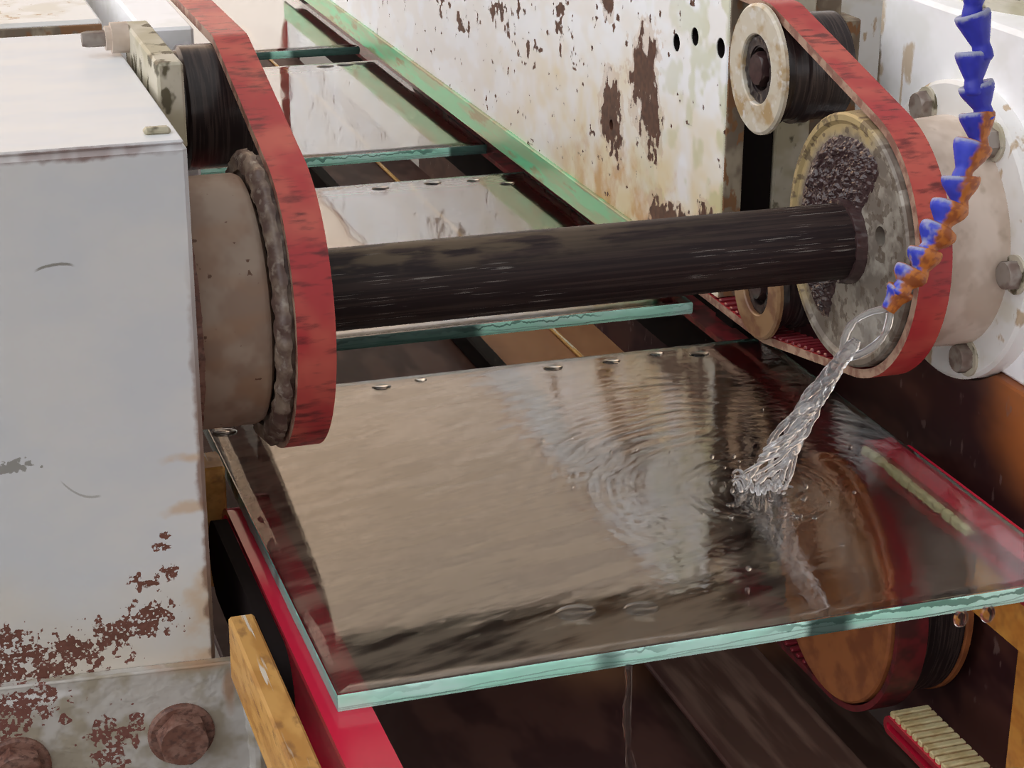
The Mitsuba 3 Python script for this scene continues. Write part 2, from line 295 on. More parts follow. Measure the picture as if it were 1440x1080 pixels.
def tray_color(p, n, uv):
    x, y, z = q(p)
    w = fbm(x * 0.02, y * 0.008, z * 0.02, 4)
    far = smoothstep(860, 1000, x + 60 * (w - .5)) * smoothstep(2400, 2600, y) * smoothstep(3400, 3100, y)
    c = mix((0.040, 0.013, 0.013), (0.075, 0.03, 0.025), smoothstep(0.4, 0.65, w))
    c = mix(c, mix((0.06, 0.028, 0.022), (0.12, 0.07, 0.055), smoothstep(0.4, 0.75, fbm(x * 0.05, y * 0.006, 3, 4))), smoothstep(1000, 1040, x) * smoothstep(2500, 2400, y))
    return mix(c, mix((0.25, 0.10, 0.05), (0.34, 0.16, 0.08), w), far)
mat('wet_tray', principled(tray_color, 0.5, 0, 0.3), lambda p, n, uv: fbm(p.x / S * .1, p.y / S * .1, 0, 3), 4e-4)
mat('floor_concrete', principled(lambda p, n, uv: mix((0.16, 0.14, 0.125), (0.24, 0.22, 0.20), fbm(p.x * 3, p.y * 3, 0, 4)), 0.7))
scene['hose_plastic'] = {'type': 'twosided', 'nested': {'type': 'principled', 'base_color': {'type': 'mesh_attribute', 'name': 'vertex_color'}, 'roughness': 0.38, 'specular': 0.45}}
scene['clear_glass'] = {'type': 'dielectric', 'int_ior': 1.5, 'ext_ior': 1.0, 'specular_transmittance': {'type': 'rgb', 'value': [0.93, 0.965, 0.945]}}
scene['water'] = {'type': 'dielectric', 'int_ior': 1.33, 'ext_ior': 1.0}
def edge_color(p, n, uv):
    x, y, z = q(p)
    s = x + y
    h = (z + 19) / 19                                   # 0 at the underside, 1 at the top
    j = fbm(s * 0.09, 0, 2, 3)
    c = mix((0.48, 0.94, 0.77), (0.62, 0.97, 0.87), smoothstep(0.3, 0.7, fbm(s * 0.015, h * 1.2, 1, 3)))
    c = mix(c, (0.07, 0.17, 0.16), smoothstep(-0.6, -0.8, n.x) * 0.85)  # left faces toned darker in the colour to counter strong light from the left
    chip = smoothstep(0.10, 0.04, dr.abs(h - 0.80 + 0.5 * (j - 0.5)) - 0.14 * smoothstep(0.42, 0.62, fbm(s * 0.02, 1, 3, 3)))
    line = smoothstep(0.06, 0.02, dr.abs(h - 0.38 + 0.5 * (fbm(s * 0.012, 5, 1, 2) - 0.5))) + smoothstep(0.05, 0.02, dr.abs(h - 0.18 + 0.3 * (fbm(s * 0.02, 9, 1, 2) - 0.5)))
    c = mix(c, (0.07, 0.20, 0.15), dr.minimum(0.8 * chip * smoothstep(0.28, 0.46, fbm(s * 0.006, 8, 2, 2)) + 0.4 * line, 0.9))
    return mix(c, (0.02, 0.05, 0.045), smoothstep(0.60, 0.66, fbm(s * 0.008, 3, 4, 2)) * 0.9)  # dark patches painted in for reflections and refractions along the edge
mat('glass_edge', principled(edge_color, 0.3, 0, 0.5))
def haze_weight(p, n, uv):
    x, y, z = q(p)
    return 0.05 * smoothstep(1000, 780, x) * (0.25 + 1.6 * smoothstep(0.3, 0.7, fbm((x + 0.4 * y) * 0.012, (y - 0.3 * x) * 0.05, 2, 4)))  # painted tan haze lifts the dark reflection; its streaks stand for ripples
scene['hazed_water'] = {'type': 'blendbsdf', 'weight': proc(haze_weight), 'a': {'type': 'dielectric', 'int_ior': 1.33, 'ext_ior': 1.0}, 'b': {'type': 'twosided', 'nested': {'type': 'diffuse', 'reflectance': {'type': 'rgb', 'value': [0.80, 0.66, 0.50]}}}}
scene['aerated_water'] = {'type': 'blendbsdf', 'weight': 0.08, 'a': {'type': 'dielectric', 'int_ior': 1.33, 'ext_ior': 1.0}, 'b': {'type': 'twosided', 'nested': {'type': 'diffuse', 'reflectance': {'type': 'rgb', 'value': [0.92, 0.92, 0.94]}}}}

# ---------------------------------------------------------------- structure
add('floor', box(-6000, 9000, -3000, 14000, -1600, -1500, 0), 'floor_concrete', False); structure('floor', 'bare grey concrete workshop floor')

# ---------------------------------------------------------------- the glass sheets
RING = (994, 2037)
def ripple(x, y):
    r = np.hypot(x - RING[0], (y - RING[1]))
    n = meshkit.fbm(np.stack([x * 0.012, y * 0.012, 0 * x], -1), 3, 5) - 0.5
    lam = 27.0
    far = 0.30 * np.exp(-((r - 260) / 170) ** 2) * np.clip((y - 1950) / 250, 0.12, 1) * np.clip((x - 560) / 260, 0.08, 1)
    h = far * np.sin(2 * np.pi * (r + 26 * n) / lam)
    h += 0.16 * np.exp(-r / 160) * np.sin(2 * np.pi * (r + 10 * n) / 21)
    h += 0.5 * np.exp(-((r - 92) / 9) ** 2)
    fl = meshkit.fbm(np.stack([(x + 0.8 * y) * 0.010, (y - 0.3 * x) * 0.045, 0 * x + 3], -1), 4, 9) - 0.5
    h += 1.15 * fl * np.clip((x - 300) / 700, 0.6, 1)
    h += 1.2 * (meshkit.fbm(np.stack([x * 0.006, y * 0.006, 0 * x + 8], -1), 2, 21) - 0.5)
    return h
def calm(x, y):
    return 0.8 * (meshkit.fbm(np.stack([x * 0.008, y * 0.004, 0 * x], -1), 3, 31) - 0.5)
def jag(s, seed, amp): return amp * (meshkit.fbm(np.stack([s * 0.07, 0 * s, 0 * s], -1), 3, seed) - 0.5)
def glass_sheet(key, x0, x1, y0, y1, height, step, seed, label):
    th = 19.0
    nx, ny = max(2, int((x1 - x0) / step)) + 1, max(2, int((y1 - y0) / step)) + 1
    X, Y = np.meshgrid(np.linspace(x0, x1, nx), np.linspace(y0, y1, ny))
    fade = np.minimum(np.minimum(X - x0, x1 - X), np.minimum(Y - y0, y1 - Y)).clip(0, 14) / 14
    H = height(X, Y) * fade
    v = np.stack([X, Y, 0.15 * np.minimum(H, 1) - 0.3 * fade], -1).reshape(-1, 3)
    i = (np.arange(ny - 1)[:, None] * nx + np.arange(nx - 1)).ravel()
    f = np.vstack([np.stack([i, i + 1, i + nx + 1], 1), np.stack([i, i + nx + 1, i + nx], 1)])
    lo = np.array([[x0, y0, -th], [x1, y0, -th], [x1, y1, -th], [x0, y1, -th]]); k = len(v)
    f = np.vstack([f, [[k, k + 2, k + 1], [k, k + 3, k + 2]]])
    add(key + '__sheet', trimesh.Trimesh(np.vstack([v, lo]), f, process=False), 'clear_glass', True)
    H2 = 0.95 + (1.3 + H * 0.8) * fade
    inx = np.linspace(x0 + 1, x1 - 1, nx); iny = np.linspace(y0 + 1, y1 - 1, ny)
    A, B = np.meshgrid(inx, iny)
    top = np.stack([A, B, H2], -1).reshape(-1, 3); k = len(top)
    bot = np.array([[x0 + 1, y0 + 1, 0.8], [x1 - 1, y0 + 1, 0.8], [x1 - 1, y1 - 1, 0.8], [x0 + 1, y1 - 1, 0.8]])
    f2 = np.vstack([np.stack([i, i + 1, i + nx + 1], 1), np.stack([i, i + nx + 1, i + nx], 1), [[k, k + 2, k + 1], [k, k + 3, k + 2]]])
    add(key + '__water_film', trimesh.Trimesh(np.vstack([top, bot]), f2, process=False), 'hazed_water' if x1 > 1240 else 'water', True)
    lab(key + '__water_film', 'thin film of water')
    # the cut and chipped rim: a skin that closes the slab, rough and uneven outwards
    per, out = [], []
    for (ax, ay, bx, by, ox, oy) in ((x0, y0, x1, y0, 0, -1), (x1, y0, x1, y1, 1, 0), (x1, y1, x0, y1, 0, 1), (x0, y1, x0, y0, -1, 0)):
        m = int(math.hypot(bx - ax, by - ay) / 4)
        t = np.arange(m) / m
        per.append(np.stack([ax + (bx - ax) * t, ay + (by - ay) * t], 1)); out.append(np.tile([ox, oy], (m, 1)))
    per, out = np.vstack(per), np.vstack(out); s = np.arange(len(per)) * 4.0
    rows = []
    for r, (hz, o) in enumerate(((0.0, 0.0), (-2.2, 0.9), (-6, 1.0), (-11, 1.3), (-16, 1.0), (-th, 0.0))):
        j = jag(s, seed + r, 1.6) * (o > 0)
        z = hz + (jag(s, seed + 10 + r, 2.6) if 0 < r < 5 else 0)
        rows.append(np.stack([per[:, 0] + out[:, 0] * (o + j).clip(0), per[:, 1] + out[:, 1] * (o + j).clip(0), z + 0 * s], 1))
    n = len(per); j = np.arange(n); j1 = (j + 1) % n; f = []
    for r in range(5):
        a, b = r * n, (r + 1) * n
        f += [np.stack([a + j, b + j1, a + j1], 1), np.stack([a + j, b + j, b + j1], 1)]
    add(key + '__cut_edge', trimesh.Trimesh(np.vstack(rows), np.vstack(f), process=False), 'glass_edge', 25)
    lab(key + '__cut_edge', 'chipped green cut edge')
    tag(key, label, 'glass sheet', 'glass sheets on the conveyor')
glass_sheet('glass_sheet', 381, 1243, 1705, 2554, ripple, 2.6, 1, 'wet glass sheet nearest the camera with rippled water running over it')
glass_sheet('glass_sheet_001', 381, 1206, 2739, 3582, calm, 12, 40, 'clear glass sheet lying just behind the black shaft, second in the row')
glass_sheet('glass_sheet_002', 381, 1202, 3812, 4700, calm, 12, 70, 'wet glass sheet beside the green strip, third from the front')
glass_sheet('glass_sheet_003', 381, 1200, 4882, 5760, calm, 12, 90, 'glass sheet farthest away at the top edge of the photo')

# ---------------------------------------------------------------- shaft, pulleys, upper belts
PY, PZ = 2197.0, 260.5
add('drive_shaft', lathe_x([(462, 0), (462, 49.7), (1176, 49.7), (1181, 49.7), (1181, 0)], PY, PZ, 128), 'blackened_steel')
tag('drive_shaft', 'thick black steel shaft running across between the two red belts', 'shaft')
def loop(circles):
    return shapely.union_all([Point(y, z).buffer(r, 96) for y, z, r in circles]).convex_hull
def belt_ring(poly, x0, x1, th):
    ring = poly.difference(poly.buffer(-th, 32))
    return prism_x(Polygon(ring.exterior.coords, [i.coords for i in ring.interiors]), x0, x1)
UP_LOOP = loop([(PY, PZ, 180), (2480, 427, 92), (5600, 277.5, 241.5), (2447, 121, 85)])
def teeth_along(key, poly, th, pitch, x0, x1, bsdf, want, w=9, h=5):
    """Teeth inside a belt, where want(y, z) says so: one part each."""
    inner = poly.buffer(-th, 32).exterior; k = 0
    m = box(x0 + 1, x1 - 1, -w / 2, w / 2, -h, 0.6, 1.6); shape = mikit.ply(trimesh.Trimesh(np.asarray(m.vertices) * S, m.faces), bsdf, smooth=30)
    for d in np.arange(0, inner.length, pitch):
        a, b = inner.interpolate(d), inner.interpolate(d + 1.0)
        if not want(a.x, a.y): continue
        ty, tz = b.x - a.x, b.y - a.y; L = math.hypot(ty, tz); ty, tz = ty / L, tz / L
        ny, nz = -tz, ty                                # left of the way: outwards or inwards by orientation
        if not poly.buffer(-th - 1).contains(Point(a.x + 4 * ny, a.y + 4 * nz)): ny, nz = -ny, -nz
        M = np.eye(4); M[:3, 0] = [1, 0, 0]; M[:3, 1] = [0, ty, tz]; M[:3, 2] = [0, -ny, -nz]; M[:3, 3] = W(0, a.x, a.y)
        if np.linalg.det(M[:3, :3]) < 0: M[:3, 1] *= -1
        scene[key + '__tooth' + (f'_{k:03d}' if k else '')] = {**shape, 'to_world': T(M)}; k += 1
for i, (x0, x1) in enumerate(((1187, 1231), (418, 462))):
    key = ('upper_belt', 'upper_belt_001')[i]
    add(key + '__band', belt_ring(UP_LOOP, x0, x1, 12), 'red_belt', 30)
    if i == 0: teeth_along(key, UP_LOOP, 12, 20, x0, x1, 'dark_red_rubber', lambda y, z: 2240 < y < 2700 and z < 130)
tag('upper_belt', 'red belt around the bare pulley on the right, by the blue hose', 'belt', 'upper red drive belts')
tag('upper_belt_001', 'smudged red belt rising beside the white housing on the left', 'belt', 'upper red drive belts')
# right pulley
face = lathe_x([(1182, 0), (1182, 150), (1178, 155), (1178, 162), (1181, 165), (1226, 167), (1228, 0)], PY, PZ, 128)
hole = trimesh.creation.cylinder(13, 60, sections=32); hole.apply_transform(align([1, 0, 0])); hole.apply_translation([1190, 2112, 290])
add('drive_pulley__wheel', man(face) - man(hole), 'pulley_steel', 30)
def deposit(x, cy, cz, R0, R1, seed):
    """A crust of greasy grit over part of the pulley's face."""
    A, Rr = np.meshgrid(np.radians(np.linspace(-75, 128, 260)), np.linspace(R0, R1, 100))
    y, z = cy + Rr * np.cos(A), cz + Rr * np.sin(A)
    fa = np.clip(np.minimum(A - A.min(), A.max() - A) / 0.25, 0, 1) * np.clip((R1 - Rr) / 18, 0, 1)
    nz = meshkit.fbm(np.stack([y * 0.17, z * 0.17, 0 * y], -1), 3, seed)
    h = fa * (2 + 13 * np.clip(nz - 0.40, 0, 1)) - 2.5 * (1 - fa)
    v = np.stack([x - h, y, z], -1).reshape(-1, 3); n = A.shape[1]
    i = (np.arange(A.shape[0] - 1)[:, None] * n + np.arange(n - 1)).ravel()
    return trimesh.Trimesh(v, np.vstack([np.stack([i, i + n + 1, i + 1], 1), np.stack([i, i + n, i + n + 1], 1)]), process=False)
add('drive_pulley__grease_crust', deposit(1181, PY, PZ, 46, 140, 4), 'wet_grease', 30); lab('drive_pulley__grease_crust', 'dark glistening crust of grease')
add('drive_pulley__collar', roughen(lathe_x([(1168, 44), (1168, 54), (1183, 57), (1183, 44), (1168, 44)], PY, PZ, 48), 6, 3, 0.12, 2), 'wet_grease', 40)
tag('drive_pulley', 'round steel pulley with a dark crust at the right end of the shaft', 'pulley')
# left pulley
add('drive_pulley_001__wheel', lathe_x([(404, 0), (404, 160), (408, 166), (458, 166), (461, 162), (461, 0)], PY, PZ, 128), 'caked_mud')
def crust_ring():
    m = roughen(lathe_x([(399, 150), (399, 166), (406, 174), (413, 174), (413, 150), (399, 150)], PY, PZ, 120), 7, 4.5, 0.07, 6)
    return m
add('drive_pulley_001__mud_crust', crust_ring(), 'caked_mud', 40)
tag('drive_pulley_001', 'muddy pulley inside the left red belt beside the brown hub', 'pulley')

# ---------------------------------------------------------------- idlers
def idler(key, Y, Z, R, x0, x1, rimmat, label):
    add(key + '__body', lathe_x([(x0 + 8, 30), (x0 + 8, R - 18), (x0 + 24, R - 13), (x0 + 27, R - 17), (x0 + 46, R - 17), (x0 + 49, R - 12.5), (x0 + 66, R - 12.5), (x0 + 69, R - 16), (x1, R - 16), (x1, 0), (x0 + 30, 0), (x0 + 30, 30), (x0 + 8, 30)], Y, Z), 'black_rubber', 30)
    add(key + '__rim', lathe_x([(x0 + 12, R * 0.53), (x0 + 2, R * 0.53), (x0, R * 0.55), (x0, R - 4), (x0 + 3, R), (x0 + 8, R), (x0 + 8, R * 0.53), (x0 + 12, R * 0.53)], Y, Z), rimmat, 30)
    add(key + '__bearing_ring', roughen(lathe_x([(x0 + 6, R * 0.36), (x0 + 6, R * 0.50), (x0 + 20, R * 0.53), (x0 + 20, R * 0.34), (x0 + 6, R * 0.36)], Y, Z, 60), 4, 2.4, 0.16, 3), 'black_rubber', 35)
    add(key + '__axle_bolt', hexhead([x0 + 20, Y, Z], [-1, 0, 0], R * 0.27, 20, 0.3), 'wet_grease', 30)
    tag(key, label, 'roller', 'idler rollers by the right belt')
idler('idler_roller', 2480, 427, 91, 1174, 1290, 'stained_rim', 'roller with a wide cream rim and greasy axle at the end of the white plate')
idler('idler_roller_001', 2447, 121, 78, 1174, 1290, 'brown_rim', 'brown rimmed roller half hidden under the black shaft')
add('roller__body', lathe_x([(322, 0), (322, 75), (326, 79), (352, 79), (355, 74), (372, 74), (376, 79), (464, 79), (468, 75), (468, 0)], 2480, 427, 96), 'black_rubber', 30)
tag('roller', 'shiny black roller between the left belt and the white housing', 'roller')

# ---------------------------------------------------------------- right side plate, green strip
plate = man(box(1186, 1218, 2602, 5700, 52, 505, 2))
for (y, z, r) in ((2792, 405, 14), (2722, 427, 14), (2627, 428, 15), (3060, 215, 9), (3095, 440, 9)):
    c = trimesh.creation.cylinder(r, 90, sections=28); c.apply_transform(align([1, 0, 0])); c.apply_translation([1190, y, z]); plate = plate - man(c)
for i, (y, z, r) in enumerate(((2792, 405, 13.8), (2722, 427, 13.8), (2627, 428, 14.8))):  # black plugs added so the holes look dark inside
    k = 'side_plate__hole_shade' + (f'_{i:03d}' if i else '')
    add(k, lathe_x([(1215, 0), (1215, r), (1187.5, r), (1187.5, r - 1.5), (1208, r - 2.5), (1208, 0)], y, z, 28), 'void_black', 30); lab(k, 'black liner that gives a bolt hole its shade')
add('side_plate__panel', plate, 'side_plate_paint', 30)
add('side_plate__end_face', box(1188, 1217, 2599, 2602.4, 54, 503, 1), 'dirty_steel', 30); lab('side_plate__end_face', 'grimy bare end of the plate')
tag('side_plate', 'white painted steel plate with brown rust spots and three holes along the conveyor', 'machine panel')
add('guide_strip', box(1178, 1185.8, 2830, 5700, 27, 78, 1.5), 'green_plastic', 30)
tag('guide_strip', 'long green strip along the foot of the rusty white plate', 'guide strip')

# ---------------------------------------------------------------- left housing
hs = man(box(-420, 307, 2000, 2612, -106, 499, 5))
add('machine_housing__body', hs, 'housing_paint', 30)
add('machine_housing__lid', box(-420, 304, 2003, 2612, 499, 504, 2), 'housing_paint', 30)
add('machine_housing__latch_tab', box(268, 296, 2032, 2046, 503, 511, 3), 'grimy_paint', 30)
add('machine_housing__bearing_hub', lathe_x([(300, 0), (300, 156), (318, 156), (320, 148), (390, 148), (397, 145), (402, 136), (402, 0)], PY, PZ, 128), 'hub_paint', 30); lab('machine_housing__bearing_hub', 'round brown bearing hub')
add('machine_housing__rust_flange', roughen(lathe_x([(309, 140), (309, 158), (319, 158), (319, 140), (309, 140)], PY, PZ, 110), 6, 2.2, 0.08, 8), 'rust', 40)
tag('machine_housing', 'large grey white metal box with rusty lower edge filling the left side', 'machine housing')
add('machine_housing_001__body', box(-420, 312, 2725, 4600, -60, 500, 5), 'pale_paint', 30)
add('machine_housing_001__front_shade', box(-420, 311, 2721, 2726, -60, 494, 1), 'dirty_steel', 30)  # thin darker skin standing in for the shade on the front face
tag('machine_housing_001', 'pale metal box behind the big left housing at the top left corner', 'machine housing')
add('clamp_block__bar', box(311, 341, 2218, 2485, 440, 540, 3), 'grimy_paint', 30)
add('clamp_block__bolt', hexhead([283, 2455, 526], [-1, 0, 0], 10, 28, 0.2), 'steel_bolt', 30)
add('clamp_block__washer', lathe_x([(283, 0), (283, 15), (290, 15), (290, 19), (311, 19), (311, 0)], 2455, 526, 40), 'hub_pale', 30)
tag('clamp_block', 'worn cream bar bolted at the back corner of the left housing', 'clamp bar')
add('belt_guard', box(344, 412, 2575, 4600, 110, 512, 4), 'white_paint', 30)
tag('belt_guard', 'bright white guard behind the black roller at the top left', 'machine guard')

# ---------------------------------------------------------------- bracket with bolts, left transfer belt
br = Polygon([(-420, -420), (352, -420), (346, -128), (340, -110), (326, -100), (-420, -72)])
m = trimesh.creation.extrude_polygon(br, 15, engine='earcut'); v = np.asarray(m.vertices); m.vertices = np.stack([v[:, 0], 1984 + 15 - v[:, 2], v[:, 1]], 1); m.fix_normals()
add('mounting_bracket__plate', m, 'bracket_paint', 30)
add('mounting_bracket__lip', tube([(-420, 1986, -73), (100, 1986, -92), (326, 1986, -101)], 2.5, 10), 'bracket_paint', 40)
add('mounting_bracket__weld_bead', roughen(tube([(332, 1987, -106), (342, 1987, -135), (346, 1987, -200), (350, 1987, -420)], 11, 12), 6, 3, 0.08, 5), 'bracket_paint', 40)
for i, (x, z) in enumerate(((260, -180), (76, -190))):
    k = 'mounting_bracket__bolt' + (f'_{i:03d}' if i else '')
    add(k, hexhead([x, 1977, z], [0, -1, 0], 31, 20, 0.25 + i), 'rust', 30); lab(k, 'rusty hexagon bolt')
    add(k + '__washer', lathe_at([(0, 0), (0, 38), (5, 38), (7, 35), (7, 0)], [x, 1984.5, z], [0, -1, 0], 48), 'rust', 30)
tag('mounting_bracket', 'rust spotted bracket plate with two hexagon bolts in the lower left corner', 'bracket')
def stadium(ya, yb, zt, zb): return loop([(ya, (zt + zb) / 2, (zt - zb) / 2), (yb, (zt + zb) / 2, (zt - zb) / 2)])
LB = stadium(900, 2215, -19, -120)
add('transfer_belt__band', belt_ring(LB, 364, 416, 8), 'wet_red_belt', 30)
tag('transfer_belt', 'wet bright red belt under the left edge of the front glass sheet', 'belt')
add('support_rail', prism_x(stadium(1880, 2195, -24, -130), 344, 362), 'void_black', 30)
tag('support_rail', 'black side rail with a rounded end between the housing corner and the left lower belt', 'rail')
add('guide_bar', box(314, 343, 900, 1945, -98, -20, 3), 'ochre_paint', 30)
tag('guide_bar', 'worn yellow ochre bar beside the red belt at the bottom edge', 'bar')
add('spacer_block', roughen(box(312, 374, 2275, 2330, -150, 16, 3), 12, 2, 0.05, 2), 'ochre_paint', 30)
tag('spacer_block', 'ochre block between the housing corner and the glass edge', 'block')

# ---------------------------------------------------------------- right transfer belt and what carries it
RB = stadium(900, 2148, -19.5, -58)
RT = stadium(900, 2040, -362, -388)
add('transfer_belt_001__band', belt_ring(RB, 1208, 1272, 8), 'wet_red_belt', 30)
teeth_along('transfer_belt_001', RB, 8, 21, 1200, 1272, 'cream_rubber', lambda y, z: 1890 < y < 2180 and z > -35, 17, 11)
lab('transfer_belt_001__tooth', 'cream tooth')
add('toothed_belt__band', belt_ring(RT, 1208, 1272, 8), 'wet_red_belt', 30)
teeth_along('toothed_belt', RT, -6.5, 15, 1210, 1270, 'cream_rubber', lambda y, z: 1560 < y < 2046 and z > -370, 10.5, 8)
lab('toothed_belt__tooth', 'cream tooth')
tag('toothed_belt', 'belt with a row of cream teeth in the lower right corner', 'belt')
tag('transfer_belt_001', 'toothed wet red belt under the right edge of the front glass sheet', 'belt')
add('support_beam__channel', box(1214, 1266, 900, 1880, -125, -60, 3), 'orange_paint', 30)
add('support_beam__post', box(1266, 1310, 1790, 1850, -700, -66, 3), 'orange_paint', 30)
tag('support_beam', 'orange beam and post under the right red belt at the right edge', 'beam')
LOW = loop([(PY, -236, 178), (2447, -104, 85), (5600, -240, 221)])
add('lower_belt__band', belt_ring(LOW, 1200, 1244, 9), 'dark_belt', 30)
teeth_along('lower_belt', LOW, 9, 20, 1200, 1244, 'dark_red_rubber', lambda y, z: 2270 < y < 2560 and z < -250)
tag('lower_belt', 'dark red belt around the lower wheel beneath the front glass sheet', 'belt')
add('lower_pulley__wheel', lathe_x([(1199, 0), (1197, 140), (1193, 148), (1193, 163), (1196, 166), (1240, 167), (1252, 158), (1310, 158), (1313, 164), (1320, 164), (1320, 0)], PY, -236, 128), 'rust_wheel', 30)
add('lower_pulley__drum', lathe_x([(1253, 100), (1253, 162), (1309, 162), (1309, 100), (1253, 100)], PY, -236, 96), 'black_rubber', 30)
tag('lower_pulley', 'rust brown wheel below the front glass edge, right of centre', 'pulley')
fl = lathe_x([(1300, 0), (1300, 200), (1358, 200), (1358, 0)], PY, PZ, 96)
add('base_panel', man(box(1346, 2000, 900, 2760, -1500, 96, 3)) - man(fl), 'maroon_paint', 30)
tag('base_panel', 'dark maroon machine side under the round flange on the right', 'machine panel')
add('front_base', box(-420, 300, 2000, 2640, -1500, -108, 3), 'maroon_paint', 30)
tag('front_base', 'dark machine base under the left white housing', 'machine base')

# ---------------------------------------------------------------- trays and rails below the glass
add('drip_tray__floor', box(430, 1316, 1300, 5900, -520, -505, 2), 'wet_tray', 30)
add('drip_tray__deck', box(640, 1172, 2560, 5900, -160, -148, 2), 'wet_tray', 30)
add('drip_tray__ridge', box(1085, 1093, 2560, 5900, -148, -141, 2), 'ochre_paint', 30)
tag('drip_tray', 'wet brown tray below the glass sheets', 'tray')
add('angle_rail', box(905, 930, 2560, 5900, -146, -108, 3), 'void_black', 30)
tag('angle_rail', 'dark steel rail seen through the gap behind the front glass sheet', 'rail')
add('angle_rail_001', box(470, 520, 2560, 5900, -120, -50, 3), 'black_rubber', 30)
add('angle_rail_002', box(1250, 1312, 2620, 5900, -150, -40, 3), 'void_black', 30)  # black filler added so the gap beside the green strip looks dark
tag('angle_rail_002', 'black filler added under the right ends of the rear glass sheets to keep the gap dark', 'rail')
tag('angle_rail_001', 'black rail under the left ends of the rear glass sheets', 'rail')
add('sloping_chute', box(1010, 1190, 1300, 2560, -452, -442, 3), 'wet_tray', 30)
tag('sloping_chute', 'brown chute surface beside the cream toothed belt at the bottom', 'chute')

# ---------------------------------------------------------------- behind the rollers on the right
add('back_column__gap_backing', box(1238, 1292, 2655, 2720, -100, 505, 2), 'void_black', 30)  # black backing added to give the gap behind the rollers its darkness
add('back_column__pale_post', box(1293, 1350, 2650, 2720, 98, 505, 3), 'grimy_paint', 30)
add('back_column__bar', box(1396, 1420, 2640, 2700, 98, 456, 3), 'dirty_steel', 30)
add('back_column__cross_plate', box(1350, 1396, 2660, 2700, 98, 505, 2), 'dirty_steel', 30)
tag('back_column', 'grimy upright posts and an added black backing in the gap behind the two right rollers', 'machine frame')
add('rear_housing', box(1300, 2100, 2960, 4800, 98, 560, 5), 'pale_paint', 30)
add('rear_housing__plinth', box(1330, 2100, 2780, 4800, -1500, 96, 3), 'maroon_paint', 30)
tag('rear_housing', 'pale machine housing far behind, seen through the gap right of the rollers', 'machine housing')
# ---------------------------------------------------------------- right gear housing
add('gear_housing__body', box(1356, 2000, 1500, 2470, 97, 536, 6), 'white_paint', 30)
add('gear_housing__flange', lathe_x([(1329, 120), (1329, 192), (1333, 197), (1356, 197), (1356, 120), (1329, 120)], PY, PZ, 128), 'pale_paint', 30)
add('gear_housing__bearing_hub', lathe_x([(1236, 0), (1236, 140), (1240, 146), (1300, 150), (1330, 152), (1330, 0)], PY, PZ, 128), 'hub_pale', 30)
for i in range(6):
    a = math.radians(63 + 60 * i); k = 'gear_housing__bolt' + (f'_{i:03d}' if i else '')
    y, z = PY + 169 * math.cos(a), PZ + 169 * math.sin(a)
    add(k, hexhead([1329, y, z], [-1, 0, 0], 20, 19, 0.4 * i), 'steel_bolt', 30)
    add(k + '__washer', lathe_at([(0, 0), (0, 25), (4, 25), (4, 0)], [1329.2, y, z], [-1, 0, 0], 32), 'grimy_paint', 30)
add('gear_housing__cap', lathe_at([(0, 0), (0, 150), (10, 150), (14, 146), (14, 0)], [1545, 2290, 536], [0, 0, 1], 96), 'grimy_paint', 30)
tag('gear_housing', 'white gear housing with a bolted round flange at the right edge', 'gear housing')

# ---------------------------------------------------------------- coolant hose
CENTERS = [(1205, 2000, 640), (1198, 2000, 596), (1196, 1998, 556), (1213, 1996, 514), (1215, 1996, 476), (1224, 1996, 442), (1212, 1998, 400), (1197, 1999, 360), (1188, 2000, 329), (1172, 2000, 302), (1158, 2000, 284), (1146, 2001, 268)]
HOSE = [(1213, 1990, 640), (1211, 1990, 588), (1217, 1990, 543), (1224, 1990, 505), (1229, 1990, 471), (1228, 1990, 434), (1215, 1990, 395), (1204, 1990, 362), (1192, 1990, 333), (1176, 1990, 308), (1160, 1990, 284), (1148, 1991, 263), (1135, 1993, 240)]
def hose_colors(v, n, i, rim):
    nz = meshkit.fbm(v * 0.09, 3, 40 + i)
    c = np.tile([0.04, 0.055, 0.46] if i > 4 else [0.03, 0.035, 0.36], (len(v), 1)) * (0.8 + 0.5 * nz[:, None])
    scale = np.clip((rim - 0.45 + 0.9 * (meshkit.fbm(v * 0.2, 3, 60 + i) - 0.5)) * 3, 0, 1) * 0.75
    if i >= 8: scale = np.maximum(scale, np.clip((nz - 0.52) * 6, 0, 0.6))
    c = c * (1 - scale[:, None]) + np.array([0.36, 0.38, 0.46]) * scale[:, None]
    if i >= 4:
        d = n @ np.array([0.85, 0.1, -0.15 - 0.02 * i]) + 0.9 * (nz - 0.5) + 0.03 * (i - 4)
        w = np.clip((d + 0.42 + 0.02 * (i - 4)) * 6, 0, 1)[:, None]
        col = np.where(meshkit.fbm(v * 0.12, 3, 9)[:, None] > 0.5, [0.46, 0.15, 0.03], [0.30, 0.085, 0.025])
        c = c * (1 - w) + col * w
    return c
